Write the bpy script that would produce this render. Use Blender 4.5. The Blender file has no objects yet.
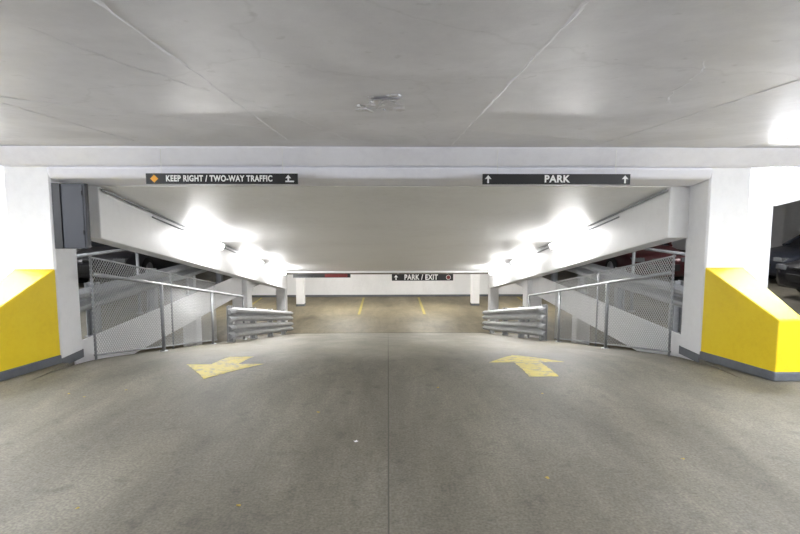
import bpy, math, random
from mathutils import Vector, Matrix
random.seed(7)
sc = bpy.context.scene
sc.view_settings.view_transform = 'Standard'
sc.view_settings.look = 'None'
sc.view_settings.exposure = 0.16

Y0, Y1, S = 6.2, 18.2, 0.2
ZL = -S*(Y1-Y0)
CEIL = 2.475
CR = 0.9
def fz(y):
    if y < Y0-CR: return 0
    if y < Y0+CR: return -S*(y-Y0+CR)**2/(4*CR)
    return ZL if y > Y1 else -S*(y-Y0)
def cz(y): return 2.14 - S*(y-Y0)

# ---------------------------------------------------------------- materials
def newmat(name):
    m = bpy.data.materials.new(name); m.use_nodes = True
    nt = m.node_tree
    return m, nt, nt.nodes['Principled BSDF']
def plain(name, col, rough=0.6, metal=0.0, emis=None, es=0):
    m, nt, b = newmat(name)
    b.inputs['Base Color'].default_value = (*col, 1)
    b.inputs['Roughness'].default_value = rough
    b.inputs['Metallic'].default_value = metal
    if emis:
        b.inputs['Emission Color'].default_value = (*emis, 1)
        b.inputs['Emission Strength'].default_value = es
    return m
def noisy(name, stops, scales=(1.5, 12), stretch=(1, 1, 1), rough=0.7, bump=0.15, bdist=0.01, metal=0.0, extra=None):
    m, nt, b = newmat(name)
    N, L = nt.nodes, nt.links
    tc = N.new('ShaderNodeTexCoord'); mp = N.new('ShaderNodeMapping')
    mp.inputs['Scale'].default_value = stretch
    L.new(tc.outputs['Object'], mp.inputs['Vector'])
    n1 = N.new('ShaderNodeTexNoise'); n1.inputs['Scale'].default_value = scales[0]; n1.inputs['Detail'].default_value = 8; n1.inputs['Roughness'].default_value = 0.65
    n2 = N.new('ShaderNodeTexNoise'); n2.inputs['Scale'].default_value = scales[1]; n2.inputs['Detail'].default_value = 10; n2.inputs['Roughness'].default_value = 0.7
    L.new(mp.outputs[0], n1.inputs['Vector']); L.new(tc.outputs['Object'], n2.inputs['Vector'])
    mx = N.new('ShaderNodeMix'); mx.data_type = 'FLOAT'; mx.inputs[0].default_value = 0.4
    L.new(n1.outputs[0], mx.inputs[2]); L.new(n2.outputs[0], mx.inputs[3])
    cr = N.new('ShaderNodeValToRGB')
    e = cr.color_ramp.elements
    e[0].position, e[0].color = stops[0][0], (*stops[0][1], 1)
    e[1].position, e[1].color = stops[-1][0], (*stops[-1][1], 1)
    for p, c in stops[1:-1]:
        k = e.new(p); k.color = (*c, 1)
    L.new(mx.outputs[0], cr.inputs[0])
    out = cr.outputs[0]
    if extra: out = extra(nt, tc, out)
    L.new(out, b.inputs['Base Color'])
    b.inputs['Roughness'].default_value = rough; b.inputs['Metallic'].default_value = metal
    bp = N.new('ShaderNodeBump'); bp.inputs['Strength'].default_value = bump; bp.inputs['Distance'].default_value = bdist
    L.new(mx.outputs[0], bp.inputs['Height']); L.new(bp.outputs[0], b.inputs['Normal'])
    return m

def stains(nt, tc, col):
    N, L = nt.nodes, nt.links
    mp = N.new('ShaderNodeMapping'); mp.inputs['Scale'].default_value = (1.3, 0.3, 1)
    L.new(tc.outputs['Object'], mp.inputs['Vector'])
    n = N.new('ShaderNodeTexNoise'); n.inputs['Scale'].default_value = 1.1; n.inputs['Detail'].default_value = 8; n.inputs['Roughness'].default_value = .66; n.inputs['Distortion'].default_value = .4
    L.new(mp.outputs[0], n.inputs['Vector'])
    r = N.new('ShaderNodeMapRange'); r.inputs[1].default_value = .38; r.inputs[2].default_value = .66; r.inputs[3].default_value = 1.08; r.inputs[4].default_value = .66
    L.new(n.outputs[0], r.inputs[0])
    v = N.new('ShaderNodeTexNoise'); v.inputs['Scale'].default_value = 6; v.inputs['Detail'].default_value = 5
    L.new(tc.outputs['Object'], v.inputs['Vector'])
    r2 = N.new('ShaderNodeMapRange'); r2.inputs[1].default_value = .58; r2.inputs[2].default_value = .76; r2.inputs[3].default_value = 1.0; r2.inputs[4].default_value = .68
    L.new(v.outputs[0], r2.inputs[0])
    mu = N.new('ShaderNodeMath'); mu.operation = 'MULTIPLY'
    L.new(r.outputs[0], mu.inputs[0]); L.new(r2.outputs[0], mu.inputs[1])
    g = N.new('ShaderNodeTexNoise'); g.inputs['Scale'].default_value = 60; g.inputs['Detail'].default_value = 5
    L.new(tc.outputs['Object'], g.inputs['Vector'])
    r3 = N.new('ShaderNodeMapRange'); r3.inputs[1].default_value = .3; r3.inputs[2].default_value = .7; r3.inputs[3].default_value = .70; r3.inputs[4].default_value = 1.28
    L.new(g.outputs[0], r3.inputs[0])
    mu2 = N.new('ShaderNodeMath'); mu2.operation = 'MULTIPLY'
    L.new(mu.outputs[0], mu2.inputs[0]); L.new(r3.outputs[0], mu2.inputs[1])
    m = N.new('ShaderNodeMix'); m.data_type = 'RGBA'; m.blend_type = 'MULTIPLY'; m.inputs[0].default_value = 1
    L.new(col, m.inputs[6]); L.new(mu2.outputs[0], m.inputs[7])
    return m.outputs[2]
def cracks(nt, tc, col):
    N, L = nt.nodes, nt.links
    dn = N.new('ShaderNodeTexNoise'); dn.inputs['Scale'].default_value = 2.2; dn.inputs['Detail'].default_value = 6
    L.new(tc.outputs['Object'], dn.inputs['Vector'])
    ad = N.new('ShaderNodeMix'); ad.data_type = 'VECTOR'; ad.inputs[0].default_value = .35
    L.new(tc.outputs['Object'], ad.inputs[4]); L.new(dn.outputs[1], ad.inputs[5])
    v = N.new('ShaderNodeTexVoronoi'); v.feature = 'DISTANCE_TO_EDGE'; v.inputs['Scale'].default_value = .45
    L.new(ad.outputs[1], v.inputs['Vector'])
    r = N.new('ShaderNodeMapRange'); r.inputs[1].default_value = .0; r.inputs[2].default_value = .005; r.inputs[3].default_value = .93; r.inputs[4].default_value = 1
    L.new(v.outputs['Distance'], r.inputs[0])
    p = N.new('ShaderNodeTexNoise'); p.inputs['Scale'].default_value = .9; p.inputs['Detail'].default_value = 5; p.inputs['Distortion'].default_value = .6
    L.new(tc.outputs['Object'], p.inputs['Vector'])
    r2 = N.new('ShaderNodeMapRange'); r2.inputs[1].default_value = .42; r2.inputs[2].default_value = .60; r2.inputs[3].default_value = .90; r2.inputs[4].default_value = 1.02
    L.new(p.outputs[0], r2.inputs[0])
    sp = N.new('ShaderNodeTexNoise'); sp.inputs['Scale'].default_value = 11; sp.inputs['Detail'].default_value = 3
    L.new(tc.outputs['Object'], sp.inputs['Vector'])
    r4 = N.new('ShaderNodeMapRange'); r4.inputs[1].default_value = .66; r4.inputs[2].default_value = .73; r4.inputs[3].default_value = 1; r4.inputs[4].default_value = .88
    L.new(sp.outputs[0], r4.inputs[0])
    mu = N.new('ShaderNodeMath'); mu.operation = 'MULTIPLY'
    L.new(r.outputs[0], mu.inputs[0]); L.new(r2.outputs[0], mu.inputs[1])
    mu2 = N.new('ShaderNodeMath'); mu2.operation = 'MULTIPLY'
    L.new(mu.outputs[0], mu2.inputs[0]); L.new(r4.outputs[0], mu2.inputs[1])
    m = N.new('ShaderNodeMix'); m.data_type = 'RGBA'; m.blend_type = 'MULTIPLY'; m.inputs[0].default_value = 1
    L.new(col, m.inputs[6]); L.new(mu2.outputs[0], m.inputs[7])
    return m.outputs[2]

M = {}
M['floor'] = noisy('concrete_floor', [(.3, (.108, .096, .068)), (.5, (.168, .153, .116)), (.68, (.232, .215, .175))], (1.1, 22), (1, .5, 1), .62, .35, .006, extra=stains)
M['floorlow'] = noisy('concrete_floor_lower', [(.3, (.155, .128, .076)), (.5, (.225, .19, .122)), (.68, (.29, .25, .17))], (.8, 14), (1, 1, 1), .6, .2, .006, extra=stains)
M['joint'] = plain('joint_sealant', (.095, .088, .07), .8)
CS = [(.28, (.74, .735, .80)), (.5, (.84, .84, .90)), (.7, (.89, .89, .95))]
M['ceil'] = noisy('ceiling_paint', CS, (1.0, 9), (1, .45, 1), .45, .4, .012, extra=cracks)
M['beam'] = noisy('beam_paint', CS, (1.0, 9), (1, .45, 1), .5, .2, .01)
M['rceil'] = noisy('ramp_ceiling_paint', [(.25, (.76, .755, .75)), (.5, (.86, .86, .86)), (.72, (.89, .89, .89))], (.8, 8), (.6, 1, 1), .45, .2, .01)
M['white'] = noisy('white_wall_paint', [(.25, (.76, .76, .77)), (.5, (.86, .86, .87)), (.75, (.90, .90, .91))], (1.5, 10), (1, 1, .5), .5, .15, .006)
M['yellow'] = noisy('yellow_safety_paint', [(.25, (.76, .52, .006)), (.5, (.86, .63, .01)), (.75, (.90, .69, .02))], (2, 20), (1, 1, 1), .45, .1, .004)
M['base'] = noisy('grey_base_paint', [(.3, (.08, .09, .10)), (.7, (.15, .16, .18))], (3, 20), rough=.6)
M['steel'] = noisy('galvanised_steel', [(.3, (.26, .27, .28)), (.7, (.43, .44, .45))], (5, 40), rough=.5, metal=.4, bump=.05)
M['wire'] = plain('fence_wire', (.50, .51, .51), .5, .2)
M['dark'] = plain('dark_enclosure', (.026, .030, .042), .5)
M['dark2'] = plain('darker_trim', (.008, .009, .012), .5)
M['black'] = plain('sign_black', (.008, .008, .008), .5)
M['signw'] = plain('sign_white', (.88, .88, .86), .5)
M['orange'] = plain('sign_orange', (.9, .42, .03), .5)
M['red'] = plain('sign_red', (.14, .012, .010), .5)
M['lampA'] = plain('lamp_diffuser_unseen', (.9, .9, .9), .5, 0, (.91, .945, 1.0), 190)  # for the pendant lamps outside the frame that lift the near ceiling
M['lampC'] = plain('lamp_diffuser_beam', (.9, .9, .9), .5, 0, (.95, .97, 1.0), 85)
M['lampR'] = plain('lamp_diffuser_ramp', (.9, .9, .9), .5, 0, (1.0, .99, .98), 78)
M['lampS'] = plain('lamp_diffuser_side', (.9, .9, .9), .5, 0, (1.0, .985, .96), 58)
M['lampT'] = plain('lamp_diffuser_ramp_dim', (.9, .9, .9), .5, 0, (1.0, .985, .96), 38)
M['lampF'] = plain('lamp_diffuser_far', (.9, .9, .9), .5, 0, (1, .98, .94), 118)
M['lampm'] = plain('lamp_housing', (.8, .8, .79), .4)
M['conc'] = noisy('brown_concrete', [(.3, (.20, .17, .13)), (.7, (.34, .30, .24))], (2, 14), rough=.8)
M['patch'] = noisy('bare_concrete_patch', [(.35, (.52, .51, .53)), (.65, (.74, .73, .75))], (6, 30), rough=.8, bump=.8, bdist=.02)
M['leaf'] = plain('dry_leaf', (.42, .30, .05), .7)
M['paper'] = plain('paper', (.85, .85, .85), .7)
M['glass'] = plain('car_glass', (.01, .012, .015), .08)
M['tyre'] = plain('tyre', (.015, .015, .015), .8)
M['rim'] = plain('rim', (.3, .3, .32), .3, .8)
M['chl'] = plain('headlamp', (.2, .21, .22), .15)
M['ctl'] = plain('car_trim', (.02, .02, .02), .5)
def worn(nt, tc, col):
    N, L = nt.nodes, nt.links
    n = N.new('ShaderNodeTexNoise'); n.inputs['Scale'].default_value = 9; n.inputs['Detail'].default_value = 8; n.inputs['Roughness'].default_value = .75
    L.new(tc.outputs['Object'], n.inputs['Vector'])
    r = N.new('ShaderNodeMapRange'); r.inputs[1].default_value = .50; r.inputs[2].default_value = .64
    L.new(n.outputs[0], r.inputs[0])
    m = N.new('ShaderNodeMix'); m.data_type = 'RGBA'
    m.inputs[7].default_value = (.25, .225, .145, 1)
    L.new(r.outputs[0], m.inputs[0]); L.new(col, m.inputs[6])
    return m.outputs[2]
M['road'] = noisy('worn_yellow_road_paint', [(.3, (.56, .44, .06)), (.7, (.74, .61, .09))], (4, 20), rough=.6, extra=worn)
M['roadlow'] = noisy('faded_bay_line_paint', [(.3, (.36, .28, .06)), (.7, (.48, .39, .08))], (4, 20), rough=.6, extra=worn)

# ---------------------------------------------------------------- mesh builder
class MB:
    def __init__(s): s.v = []; s.f = []; s.m = []; s.mats = []; s.sm = []
    def mi(s, k):
        if k not in s.mats: s.mats.append(k)
        return s.mats.index(k)
    def add(s, vs, fs, k, smooth=False):
        o = len(s.v); s.v += [tuple(p) for p in vs]; i = s.mi(k)
        for f in fs:
            s.f.append([o+a for a in f]); s.m.append(i); s.sm.append(smooth)
    def box(s, a, b, k):
        x0, y0, z0 = a; x1, y1, z1 = b
        x0, x1 = min(x0, x1), max(x0, x1); y0, y1 = min(y0, y1), max(y0, y1); z0, z1 = min(z0, z1), max(z0, z1)
        s.add([(x0,y0,z0),(x1,y0,z0),(x1,y1,z0),(x0,y1,z0),(x0,y0,z1),(x1,y0,z1),(x1,y1,z1),(x0,y1,z1)],
              [(0,3,2,1),(4,5,6,7),(0,1,5,4),(1,2,6,5),(2,3,7,6),(3,0,4,7)], k)
    def hexa(s, bot, top, k):
        s.add(list(bot)+list(top), [(0,3,2,1),(4,5,6,7),(0,1,5,4),(1,2,6,5),(2,3,7,6),(3,0,4,7)], k)
    def prismx(s, poly, x0, x1, k):
        n = len(poly)
        s.add([(x0, y, z) for y, z in poly]+[(x1, y, z) for y, z in poly],
              [tuple(range(n)), tuple(range(2*n-1, n-1, -1))]+[(i, (i+1) % n+0, (i+1) % n+n, i+n) for i in range(n)], k)
    def prismz(s, poly, z0, z1, k):
        n = len(poly)
        s.add([(x, y, z0) for x, y in poly]+[(x, y, z1) for x, y in poly],
              [tuple(range(n-1, -1, -1)), tuple(range(n, 2*n))]+[(i, (i+1) % n, (i+1) % n+n, i+n) for i in range(n)], k)
    def tube(s, pts, r, k, n=10, caps=True):
        pts = [Vector(p) for p in pts]; rings = []
        for i, p in enumerate(pts):
            d = (pts[min(i+1, len(pts)-1)]-pts[max(i-1, 0)]).normalized()
            up = Vector((0, 0, 1)) if abs(d.z) < .9 else Vector((1, 0, 0))
            a = d.cross(up).normalized(); b = d.cross(a).normalized()
            rings.append([p+a*r*math.cos(t*2*math.pi/n)+b*r*math.sin(t*2*math.pi/n) for t in range(n)])
        vs = [q for R in rings for q in R]; fs = []
        for i in range(len(pts)-1):
            for t in range(n):
                fs.append((i*n+t, i*n+(t+1) % n, (i+1)*n+(t+1) % n, (i+1)*n+t))
        if caps:
            fs.append(tuple(range(n))); fs.append(tuple((len(pts)-1)*n+t for t in range(n)))
        s.add(vs, fs, k, n > 4)
    def done(s, name, bevel=0, parent=None):
        me = bpy.data.meshes.new(name); me.from_pydata(s.v, [], s.f)
        for k in s.mats: me.materials.append(M[k] if isinstance(k, str) else k)
        for p, i, q in zip(me.polygons, s.m, s.sm): p.material_index = i; p.use_smooth = q
        import bmesh
        bm = bmesh.new(); bm.from_mesh(me); bmesh.ops.recalc_face_normals(bm, faces=bm.faces); bm.to_mesh(me); bm.free()
        ob = bpy.data.objects.new(name, me); sc.collection.objects.link(ob)
        if bevel:
            md = ob.modifiers.new('bevel', 'BEVEL'); md.width = bevel; md.segments = 2; md.limit_method = 'ANGLE'
        if parent: ob.parent = parent
        return ob

XW = 14.0; YE = 26.3; YB = -6.0
RX = 3.75
YF = Y0-CR
# ---------------------------------------------------------------- room shell
b = MB()
b.box((-XW, YB, -.35), (XW, YF, 0), 'floor')
for s_ in (-1, 1):
    b.box((s_*RX, YF, -.35), (s_*XW, Y0, 0), 'floor')
    b.box((s_*3.95, Y0, -.35), (s_*XW, YE, 0), 'floor')
b.box((-3.95, Y1+.02, -.35), (3.95, YE, 0), 'floor')
b.box((-.005, YB, -.002), (.005, YF, .001), 'joint')
b.done('floor')

b = MB()
ys = [YF+2*CR*i/16 for i in range(17)]+[Y1]
b.prismx([(y, fz(y)) for y in ys]+[(YF, ZL)], -RX, RX, 'floor')
b.prismx([(y, fz(y)+.001) for y in ys]+[(y, fz(y)-.002) for y in reversed(ys)], -.005, .005, 'joint')
b.done('floor_ramp')
b = MB()
b.box((-XW, Y0, ZL-.3), (XW, YE, ZL), 'floorlow')
b.box((-RX, Y1+.02, ZL-.01), (RX, Y1+.06, ZL+.002), 'joint')
b.done('floor_lower')

b = MB()
b.box((-XW, YB, CEIL), (XW, Y0, CEIL+.3), 'ceil')
for s_ in (-1, 1):
    b.box((s_*3.5, Y0, CEIL), (s_*XW, YE, CEIL+.3), 'ceil')
def ridge(b, pts, wmin, wmax, h0, h1, k='beam'):
    vs = []; fs = []
    for i, (xx, yy) in enumerate(pts):
        a = pts[min(i+1, len(pts)-1)]; c = pts[max(i-1, 0)]
        dx, dy = a[0]-c[0], a[1]-c[1]; l = math.hypot(dx, dy); nx, ny = -dy/l, dx/l
        w = random.uniform(wmin, wmax); h = random.uniform(h0, h1)
        vs += [(xx-nx*w, yy-ny*w, CEIL+.001), (xx, yy, CEIL-h), (xx+nx*w, yy+ny*w, CEIL+.001)]
        if i:
            o = (i-1)*3; fs += [(o, o+1, o+4, o+3), (o+1, o+2, o+5, o+4)]
    b.add(vs, fs, k)
for xs in (-4.2, -2.56, -1.0, .69, 2.25, 3.9):
    ridge(b, [(xs+random.uniform(-.007, .007), -3+i*(5.9+3)/90) for i in range(91)], .005, .018, .001, .006)
for (xa, ya, xb, yb) in ((-2.5, 3.4, -1.0, 4.6), (-1.0, 3.3, -.35, 5.6), (1.5, 2.6, 1.9, 3.6), (-1.4, 2.2, -1.0, 3.3), (.75, 4.8, 2.2, 5.5), (-.9, 4.1, -.1, 3.8)):
    n = 22; pts = []; jx = jy = 0
    for i in range(n):
        t = i/(n-1); jx += random.uniform(-.02, .02); jy += random.uniform(-.02, .02)
        pts.append((xa+(xb-xa)*t+jx, ya+(yb-ya)*t+jy))
    ridge(b, pts, .004, .012, .001, .004)
b.done('ceiling')

b = MB()
b.prismx([(Y0+.36, cz(Y0+.36)), (Y1, cz(Y1)), (Y1, cz(Y1)+.15), (Y0+.36, cz(Y0+.36)+.15)], -3.5, 3.5, 'rceil')
b.done('ceiling_ramp')
b = MB()
b.prismx([(5.93, CEIL), (6.12, 2.27), (Y0+.40, 2.27), (Y0+.40, CEIL)], -XW, XW, 'beam')
b.prismx([(6.12, 2.27), (6.17, 2.14), (Y0+.36, 2.07), (Y0+.36, 2.27)], -3.83, RX, 'beam')
b.done('ceiling_beam', .03)
b = MB()
b.box((-3.5, Y1-.3, cz(Y1)-.0), (3.5, Y1+.02, 0), 'rceil')
b.done('ceiling_beam')

for s_ in (-1, 1):
    b = MB()
    yb0 = Y0+.4
    b.prismx([(yb0, CEIL), (yb0, cz(yb0)-.62), (Y1, cz(Y1)-.58), (Y1, CEIL)], s_*3.5, s_*3.76, 'white')
    b.done('wall_ramp_left' if s_ < 0 else 'wall_ramp_right', .015)

t = 1
for s_ in (-1, 1):
    b = MB(); b.box((s_*3.925, Y0+.45, -.42), (s_*3.955, YE, .12), 'white')
    b.done('trim_%d' % t, .008); t += 1
b = MB(); b.box((-XW-.2, YB, -.35), (-XW, YE, CEIL), 'white'); b.box((-XW-.2, Y0, ZL), (-XW, YE, -.35), 'white'); b.done('wall_left')
b = MB(); b.box((XW, YB, -.35), (XW+.2, YE, CEIL), 'white'); b.box((XW, Y0, ZL), (XW+.2, YE, -.35), 'white'); b.done('wall_right')
b = MB(); b.box((-XW, YB-.2, 0), (XW, YB, CEIL), 'white'); b.done('wall_back')
b = MB(); b.box((-XW, YE, ZL), (XW, YE+.2, CEIL), 'white'); b.done('wall_far')
b = MB(); b.box((-XW, Y0-.2, ZL), (XW, Y0, -.35), 'conc'); b.done('wall_lower_near')
b = MB(); b.box((-XW, YE-.015, ZL), (XW, YE, ZL+.1), 'base'); b.done('baseboard_far')

# ---------------------------------------------------------------- columns
def column(x0, x1, y0, y1, z0, z1, base=True, cap=None, name='concrete_column'):
    b = MB(); c = .02
    sg = 1 if x1 > x0 else -1
    x0, x1 = min(x0, x1), max(x0, x1)
    def oct_(e): return [(x0+c-e, y0-e), (x1-c+e, y0-e), (x1+e, y0+c-e), (x1+e, y1-c+e), (x1-c+e, y1+e), (x0+c-e, y1+e), (x0-e, y1-c+e), (x0-e, y0+c-e)]
    b.prismz(oct_(0), z0, z1, 'white')
    if base: b.prismz(oct_(.01), z0, z0+.1, 'base')
    if cap:
        xa, xb = (x0-.02, x1+cap) if sg > 0 else (x0-cap, x1+.02)
        xc, xd = (x0-.02, x1+.02)
        b.hexa([(xc, y0-.02, z1-.62), (xd, y0-.02, z1-.62), (xd, y1+.02, z1-.62), (xc, y1+.02, z1-.62)],
               [(xa, y0-.02, z1-.5), (xb, y0-.02, z1-.5), (xb, y1+.02, z1-.5), (xa, y1+.02, z1-.5)], 'white')
        b.box((xa, y0-.02, z1-.5), (xb, y1+.02, z1), 'white')
    return b.done(name)
column(-3.83, -4.36, Y0, Y0+.45, -.05, CEIL)
column(RX, RX+.5, Y0, Y0+.45, -.05, CEIL)
for s_ in (-1, 1):
    column(s_*5.45, s_*5.85, 8.0, 8.4, 0, CEIL, cap=.5)
    column(s_*3.78, s_*4.2, 14.3, 14.75, ZL, CEIL)
    column(s_*4.05, s_*4.35, 11.2, 11.5, ZL, -.36)
    column(s_*3.58, s_*3.9, 18.5, 18.85, ZL, -.35)
    column(s_*3.75, s_*4.1, 23.6, 24.0, ZL, -.35)
    column(s_*9.2, s_*9.6, 14.3, 14.75, ZL, -.35)
    column(s_*11.6, s_*12.0, 18.3, 18.75, 0, CEIL)

for s_, xa in ((-1, 3.83), (1, RX)):
    A = (s_*(xa+.0), Y0-.005); B = (s_*(xa+.28), 5.33); C = (s_*(xa+.56), 5.33); D = (s_*(xa+.46), Y0-.005)
    b = MB()
    hA, hB = 1.11, .65
    b.hexa([(*A, 0), (*B, 0), (*C, 0), (*D, 0)], [(*A, hA), (*B, hB), (*C, hB), (*D, hA)], 'yellow')
    e = .012
    b.hexa([(A[0]-s_*e, A[1], 0), (B[0]-s_*e, B[1]-e, 0), (C[0]+s_*e, C[1]-e, 0), (D[0]+s_*e, D[1], 0)],
           [(A[0]-s_*e, A[1], .1), (B[0]-s_*e, B[1]-e, .1), (C[0]+s_*e, C[1]-e, .1), (D[0]+s_*e, D[1], .1)], 'base')
    b.done('yellow_wing_wall', .012)

b = MB()
b.box((-3.46, Y0+.02, 1.34), (-3.825, Y0+.10, 2.085), 'dark')
b.box((-3.73, Y0+.005, 1.34), (-3.825, Y0+.025, 2.085), 'dark2')
b.box((-3.48, Y0+.012, 1.36), (-3.715, Y0+.022, 2.065), 'dark')
for zz in (1.5, 1.95): b.box((-3.485, Y0+.0, zz), (-3.495, Y0+.02, zz+.05), 'dark2')
b.done('electrical_enclosure', .004)

# ---------------------------------------------------------------- fences & rails
def clipseg(p, q, y0, y1, h0, h1):
    t0, t1 = 0, 1; dy, dh = q[0]-p[0], q[1]-p[1]
    for pp, qq in ((-dy, p[0]-y0), (dy, y1-p[0]), (-dh, p[1]-h0), (dh, h1-p[1])):
        if pp == 0: continue
        r = qq/pp
        if pp < 0: t0 = max(t0, r)
        else: t1 = min(t1, r)
    if t0 >= t1: return None
    return (p[0]+t0*dy, p[1]+t0*dh), (p[0]+t1*dy, p[1]+t1*dh)
def fence(x, ya, yb, h, zf, k='wire', sp=.06, wr=.0032, name='chain_link_fence', postsp=2.4):
    b = MB()
    c = ya-h
    while c < yb+h:
        for d in (1, -1):
            r = clipseg((c, .06 if d > 0 else h), (c+h, h if d > 0 else .06), ya, yb, .06, h)
            if r:
                (p, q) = r; o = .002*d
                b.tube([(x+o, p[0], zf(p[0])+p[1]), (x+o, q[0], zf(q[0])+q[1])], wr, k, 3, False)
        c += sp
    for hh in (.06, h):
        b.tube([(x, ya, zf(ya)+hh), (x, yb, zf(yb)+hh)], .013, 'steel', 8)
    y = ya+.03
    while y <= yb+.01:
        b.tube([(x, y, zf(y)), (x, y, zf(y)+h+.02)], .016, 'steel', 8); y += postsp
    return b.done(name)
def rz(y): return -S*(y-Y0)
flat = lambda y: 0
for s_, xa in ((-1, -3.70), (1, 3.64)):
    fence(xa, Y0+.46, 11.4, 1.30, rz)

def handrail(x, pts_y, zf, h, posts, k='steel', mid=True, name='pipe_handrail'):
    b = MB()
    b.tube([(x, y, zf(y)+h) for y in pts_y], .024, k)
    if mid: b.tube([(x, y, zf(y)+h*.5) for y in pts_y], .018, k)
    for y in posts:
        b.tube([(x, y, zf(y)), (x, y, zf(y)+h)], .026, k)
        b.tube([(x, y, zf(y)-.01), (x, y, zf(y)+.015)], .06, k)
    return b.done(name)
for s_, xa in ((-1, -3.55), (1, 3.50)):
    handrail(xa, [Y0+.3, 8, 10, 13.0], rz, 1.07, [8.35, 10.7, 13.0], mid=False)

WP = [(-.155, 0), (-.13, .05), (-.10, .08), (-.06, .08), (-.035, .05), (-.02, .015), (0, .0), (.02, .015), (.035, .05), (.06, .08), (.10, .08), (.13, .05), (.155, 0)]
def guard(x, side, ya, yb, zf, posts, rails=(.55,), name='guardrail', n=2):
    b = MB()
    for rc in rails:
        for off in (0, -.006):
            ys = [ya+(yb-ya)*i/(n-1) for i in range(n)]
            vs = []; fs = []; m = len(WP)
            for y in ys:
                for (z, d) in WP: vs.append((x+side*(d+off), y, zf(y)+rc+z))
            for i in range(n-1):
                for j in range(m-1): fs.append((i*m+j, i*m+j+1, (i+1)*m+j+1, (i+1)*m+j))
            b.add(vs, fs, 'steel')
        vs = []; m = len(WP)
        for k_, (dy, dx) in enumerate(((0, 0), (.12, -.02), (.2, -.09))):
            for (z, d) in WP: vs.append((x+side*(d+dx), ya-dy, zf(ya)+rc+z))
        fs = [(i*m+j, i*m+j+1, (i+1)*m+j+1, (i+1)*m+j) for i in range(2) for j in range(m-1)]
        b.add(vs, fs, 'steel')
    top = max(rails)+.19
    for y in posts:
        X0 = x-side*.015
        b.box((X0, y-.075, zf(y)-.02), (X0-side*.012, y+.075, zf(y)+top), 'steel')
        b.box((X0-side*.012, y-.006, zf(y)-.02), (X0-side*.12, y+.006, zf(y)+top), 'steel')
        b.box((X0-side*.12, y-.075, zf(y)-.02), (X0-side*.132, y+.075, zf(y)+top), 'steel')
        b.box((X0+side*.0, y-.1, zf(y)-.01), (X0-side*.16, y+.1, zf(y)+.015), 'steel')
    return b.done(name)
for s_ in (-1, 1):
    guard(s_*3.34, -s_, 11.5, 18.15, rz, [11.5, 13.4, 15.3, 17.2], rails=(.62, .26))
    guard(s_*4.12, -s_, 7.0, 14.0, flat, [7.6, 9.5, 11.4, 13.3], rails=(.58,))
    handrail(s_*4.34, [7.0, 14.0], flat, 1.15, [7.1, 9.3, 11.5, 13.7])

# ---------------------------------------------------------------- lamps
def lamp(cx, cy, z, along='x', slope=0.0, L=1.25, k='lampA', drop=0.0):
    b = MB(); h = L/2
    z0 = z; z = z-drop
    def P(u, w, dz):
        if along == 'x': return (cx+u, cy+w, z+dz)
        return (cx+w, cy+u, z+dz-slope*u)
    w0, w1 = .085, .085
    if drop:
        for q in (-h*.7, h*.7):
            a = P(q, 0, 0); b.tube([a, (a[0], a[1], z0-slope*q)], .006, 'lampm', 6)
    b.hexa([P(-h, -w0+.03, -.02), P(h, -w0+.03, -.02), P(h, w0-.03, -.02), P(-h, w0-.03, -.02)], [P(-h, -w0+.03, 0), P(h, -w0+.03, 0), P(h, w0-.03, 0), P(-h, w0-.03, 0)], 'lampm')
    e = h
    b.hexa([P(-e+.02, -w1+.03, -.105), P(e-.02, -w1+.03, -.105), P(e-.02, w1-.03, -.105), P(-e+.02, w1-.03, -.105)], [P(-e, -w1, -.02), P(e, -w1, -.02), P(e, w1, -.02), P(-e, w1, -.02)], k)
    return b.done('fluorescent_ceiling_lamp')
for s_ in (-1, 1):
    lamp(s_*3.36, 10.0, cz(10.0), 'y', S, k='lampR', drop=.10, L=1.5)
    lamp(s_*3.36, 13.3, cz(13.3), 'y', S, k='lampT', drop=.08, L=1.5)
    lamp(s_*3.36, 16.4, cz(16.4), 'y', S, k='lampR', drop=.08, L=1.5)
    lamp(s_*5.2, 6.35, 2.27, 'x', k='lampC')
    lamp(s_*5.4, 3.4, CEIL, 'y', drop=.34)  # unseen lamp; its drop is added to brighten the near ceiling
    lamp(s_*4.6, 1.2, CEIL, 'y', drop=.34)  # extra pendant added out of frame to light the near ceiling
    lamp(s_*8.0, 12.0, CEIL, 'x', k='lampS')
    lamp(s_*8.0, 19.0, CEIL, 'x', k='lampS')
    lamp(s_*6.5, 11.0, -.35, 'y', k='lampS')  # added under the side slab just to brighten the lower bay
    lamp(s_*6.0, 22.5, -.35, 'x', k='lampF')
    lamp(s_*1.8, 22.5, -.35, 'x', k='lampF')
    b = MB()
    b.tube([(s_*3.46, Y0+.4, cz(Y0+.4)-.03), (s_*3.46, 17.8, cz(17.8)-.03)], .016, 'steel', 8)
    b.tube([(s_*3.48, 8.0, cz(8)-.09), (s_*3.48, 17.5, cz(17.5)-.09)], .012, 'steel', 8)
    b.done('electrical_conduit')

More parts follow.
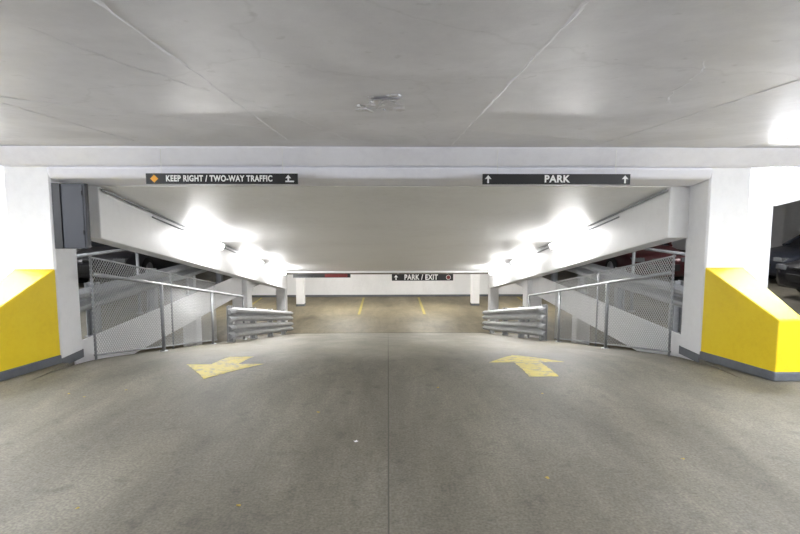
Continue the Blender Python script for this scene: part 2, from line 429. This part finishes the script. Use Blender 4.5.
# ---------------------------------------------------------------- signs
def text(par, s, x, y, z, size, mat, wide=1.0, bold=.03):
    cu = bpy.data.curves.new('lettering', 'FONT'); cu.body = s; cu.size = size; cu.extrude = .001; cu.offset = size*bold
    cu.align_x = 'CENTER'; cu.align_y = 'CENTER'; cu.space_character = 1.1
    cu.materials.append(M[mat])
    o = bpy.data.objects.new('lettering', cu); sc.collection.objects.link(o)
    o.location = (x, y, z); o.rotation_euler = (math.radians(90), 0, 0); o.scale = (wide, 1, 1); o.parent = par
def flatpoly(b, pts, x, y, z, k):
    n = len(pts)
    b.add([(x+p[0], y, z+p[1]) for p in pts], [tuple(range(n))], k)
def uparrow(b, x, y, z, r):
    flatpoly(b, [(-r*.22, -r), (r*.22, -r), (r*.22, .1*r), (-r*.22, .1*r)], x, y, z, 'signw')
    flatpoly(b, [(-r*.85, 0), (-r*.3, 0.1*r), (r*.3, .1*r), (r*.85, 0), (0, r)], x, y, z, 'signw')
def sign(cx, y, ztop, w, h, kind, hang):
    b = MB()
    b.box((cx-w/2, y, ztop-h), (cx+w/2, y+.02, ztop), 'black')
    for q in (-.4, .4): b.box((cx+q*w-.003, y+.008, ztop-.005), (cx+q*w+.003, y+.012, hang), 'lampm')
    zc = ztop-h/2; yf = y-.003
    r = h*.38
    if kind == 'keep':
        x = cx-w/2+.09
        flatpoly(b, [(-r, 0), (0, -r), (r, 0), (0, r)], x, yf, zc, 'orange')
        x = cx+w/2-.09
        flatpoly(b, [(-.045, -.036), (.05, -.036), (.05, -.020), (-.045, -.020)], x, yf, zc, 'signw')
        flatpoly(b, [(-.022, -.03), (-.004, -.03), (-.004, .012), (-.022, .012)], x, yf, zc, 'signw')
        flatpoly(b, [(-.045, .006), (.019, .006), (-.013, .044)], x, yf, zc, 'signw')
    elif kind == 'park':
        uparrow(b, cx-w/2+.06, yf, zc, r); uparrow(b, cx+w/2-.06, yf, zc, r)
    elif kind == 'exit':
        uparrow(b, cx-w/2+.14, yf, zc, r)
        n = 20; x = cx+w/2-.16; r *= .85
        flatpoly(b, [(r*1.1*math.cos(i*2*math.pi/n), r*1.1*math.sin(i*2*math.pi/n)) for i in range(n)], x, yf, zc, 'signw')
        r *= .85
        flatpoly(b, [(r*1.1*math.cos(i*2*math.pi/n), r*1.1*math.sin(i*2*math.pi/n)) for i in range(n)], x, yf-.003, zc, 'red')
    elif kind == 'far':
        b.box((cx+.1, y-.004, ztop-h*.9), (cx+w/2-.1, y, ztop-h*.1), 'red')
    o = b.done('hanging_sign')
    if kind == 'keep': text(o, 'KEEP RIGHT / TWO-WAY TRAFFIC', cx-.03, yf-.001, zc, .09, 'signw', .77, .035)
    if kind == 'park': text(o, 'PARK', cx, yf-.001, zc, .108, 'signw', 1.0, .035)
    if kind == 'exit': text(o, 'PARK / EXIT', cx-.05, yf-.001, zc, .24, 'signw', .8, .03)
sign(-1.815, 5.95, 2.18, 1.65, .115, 'keep', 2.46)
sign(1.875, 5.95, 2.18, 1.65, .115, 'park', 2.46)
sign(1.15, Y1-.55, cz(Y1)-.02, 2.05, .22, 'exit', cz(Y1-.5))
sign(-2.2, Y1-.55, cz(Y1)-.0, 1.9, .13, 'far', cz(Y1-.5))

# ---------------------------------------------------------------- floor markings
def arrow(cx, y_tail, y_tip, name='painted_arrow'):
    b = MB(); n = 40; d = 1 if y_tip > y_tail else -1; L = abs(y_tip-y_tail)
    def hw(t):
        return .16 if t < .5 else .46*(1-t)/.5
    vs = []; fs = []
    ts = [i/n for i in range(n+1)]; ts.insert(n//2, .4999)
    for t in ts:
        y = y_tail+d*L*t; w = max(hw(t), .01)
        j = random.uniform(-.008, .008)
        vs += [(cx-w+j, y, fz(y)+.004), (cx+w+j, y, fz(y)+.004)]
    for i in range(len(ts)-1): fs.append((2*i, 2*i+1, 2*i+3, 2*i+2))
    b.add(vs, fs, 'road'); b.done(name)
arrow(1.68, 5.55, 7.0); arrow(-1.95, 7.0, 5.55)
for xx in (-1.2, 1.5, -6.2, 6.4):
    b = MB(); b.box((xx-.05, 21.6, ZL), (xx+.05, 26.0, ZL+.004), 'roadlow'); b.done('parking_bay_line')

def blob(cx, cy, rx, ry, z, th, k, n=22):
    b = MB(); pts = []
    for i in range(n):
        a = i*2*math.pi/n; r = random.uniform(.45, 1.15)
        pts.append((cx+rx*r*math.cos(a), cy+ry*r*math.sin(a)))
    b.prismz(pts, z, z+th, k); return b
b = blob(.0, 3.70, .10, .22, CEIL-.004, .006, 'patch')
for i in range(22):
    c = blob(random.uniform(-.2, .12), 3.72+random.uniform(-.4, .3), random.uniform(.01, .05), random.uniform(.01, .06), CEIL-random.uniform(.002, .012), .013, 'patch' if i % 3 else 'beam', 8)
    b.add(c.v, c.f, 'patch' if i % 3 else 'beam')
b.add([(-.14, 3.5, CEIL-.001), (.1, 3.48, CEIL-.001), (.08, 3.42, CEIL-.02), (-.1, 3.44, CEIL-.016)], [(0, 1, 2, 3)], 'white')
b.done('peeling_paint_patch')

def leaf(x, y, r, k, name):
    b = MB(); n = 9; a0 = random.uniform(0, 6)
    zz = fz(y)
    vs = [(x, y, zz+.006)]
    for i in range(n):
        a = a0+i*2*math.pi/n; rr = r*random.uniform(.6, 1.1)*(1 if i % 2 else .75)
        vs.append((x+rr*math.cos(a), y+rr*.8*math.sin(a), zz+.002+random.uniform(0, .008)))
    b.add(vs, [(0, 1+i, 1+(i+1) % n) for i in range(n)], k); b.done(name)
leaf(-.25, 3.95, .026, 'paper', 'paper_scrap')
for x, y in ((-1.85, 3.05), (1.05, 3.35), (-.62, 4.56), (-.9, 3.06), (2.1, 3.6), (-2.6, 5.2), (-2.9, 5.0), (-3.1, 5.1), (1.5, 5.0), (.5, 5.2)):
    leaf(x, y, random.uniform(.014, .022), 'leaf', 'dry_leaf')

# ---------------------------------------------------------------- cars
def car(x, y, z, heading, col):
    paint = plain('car_paint', col, .3, .2)
    root = bpy.data.objects.new('parked_car', None); sc.collection.objects.link(root)
    st = [(-.02, .62, .30, .55), (.05, .78, .22, .68), (.5, .86, .20, .78), (1.15, .89, .20, .90), (2.2, .90, .20, .94), (3.3, .90, .20, .96), (4.1, .86, .22, .96), (4.45, .78, .28, .90), (4.5, .68, .34, .80)]
    b = MB(); vs = []; fs = []
    for (xx, hw, zb, zt) in st:
        zm = (zb+zt)/2
        vs += [(xx, -hw*.9, zb), (xx, -hw, zb+.12), (xx, -hw, zm+.08), (xx, -hw*.93, zt-.03), (xx, -hw*.8, zt), (xx, hw*.8, zt), (xx, hw*.93, zt-.03), (xx, hw, zm+.08), (xx, hw, zb+.12), (xx, hw*.9, zb)]
    m = 10
    for i in range(len(st)-1):
        for j in range(m): fs.append((i*m+j, i*m+(j+1) % m, (i+1)*m+(j+1) % m, (i+1)*m+j))
    fs.append(tuple(range(m))); fs.append(tuple((len(st)-1)*m+j for j in range(m)))
    b.add(vs, fs, paint, True); b.done('body', parent=root)
    b = MB()
    lo = [(1.15, .80, .89), (4.2, .78, .93)]; hi = [(1.95, .62, 1.42), (3.65, .60, 1.42)]
    B = [(lo[0][0], -lo[0][1], lo[0][2]), (lo[1][0], -lo[1][1], lo[1][2]), (lo[1][0], lo[1][1], lo[1][2]), (lo[0][0], lo[0][1], lo[0][2])]
    T = [(hi[0][0], -hi[0][1], 1.42), (hi[1][0], -hi[1][1], 1.42), (hi[1][0], hi[1][1], 1.42), (hi[0][0], hi[0][1], 1.42)]
    b.hexa(B, T, 'glass'); b.done('glasshouse', .03, root)
    b = MB()
    b.hexa([(1.9, -.64, 1.40), (3.7, -.62, 1.40), (3.7, .62, 1.40), (1.9, .64, 1.40)], [(2.1, -.55, 1.47), (3.5, -.55, 1.47), (3.5, .55, 1.47), (2.1, .55, 1.47)], paint)
    for sy in (-1, 1):
        for (pa, pb) in (((1.15, .80, .89), (1.95, .625, 1.42)), ((2.75, .815, .93), (2.75, .625, 1.42)), ((4.2, .78, .93), (3.65, .605, 1.42))):
            b.tube([(pa[0], sy*pa[1], pa[2]), (pb[0], sy*pb[1], pb[2])], .04, paint, 6)
        b.box((1.55, sy*.88, .92), (1.7, sy*1.02, 1.04), paint)
    b.done('roof_and_pillars', .01, root)
    b = MB()
    for wx in (.85, 3.6):
        for sy in (-1, 1):
            b.tube([(wx, sy*.70, .32), (wx, sy*.915, .32)], .32, 'tyre', 24)
            b.tube([(wx, sy*.90, .32), (wx, sy*.925, .32)], .20, 'rim', 16)
    b.done('wheels', 0, root)
    b = MB()
    for sy in (-1, 1):
        b.box((-.01, sy*.45, .58), (.2, sy*.74, .68), 'chl')
        b.box((4.4, sy*.5, .7), (4.52, sy*.74, .82), 'red')
    b.box((-.04, -.4, .36), (.05, .4, .52), 'ctl'); b.box((-.03, -.25, .60), (.04, .25, .66), 'ctl')
    b.box((4.47, -.25, .5), (4.53, .25, .62), 'signw')
    b.done('lamps_and_grille', .01, root)
    root.location = (x, y, z); root.rotation_euler = (0, 0, heading)
car(8.2, 10.3, 0, 0, (.012, .012, .016))
car(6.6, 12.6, 0, math.pi/2, (.05, .010, .012))
car(9.4, 13.2, 0, 0, (.03, .035, .05))
car(-6.9, 12.6, 0, math.pi/2, (.025, .025, .03))
car(-9.4, 13.2, 0, math.pi, (.10, .10, .11))

# ---------------------------------------------------------------- world & camera
w = bpy.data.worlds.new('world'); sc.world = w; w.use_nodes = True
w.node_tree.nodes['Background'].inputs[0].default_value = (.5, .55, .6, 1)
w.node_tree.nodes['Background'].inputs[1].default_value = .05
cam = bpy.data.cameras.new('camera'); cam.lens = 24; cam.sensor_width = 36
co = bpy.data.objects.new('camera', cam); sc.collection.objects.link(co)
co.location = (0, 0, 1.75)
co.rotation_euler = (math.radians(90-5.79), 0, math.radians(-1.29))
sc.camera = co
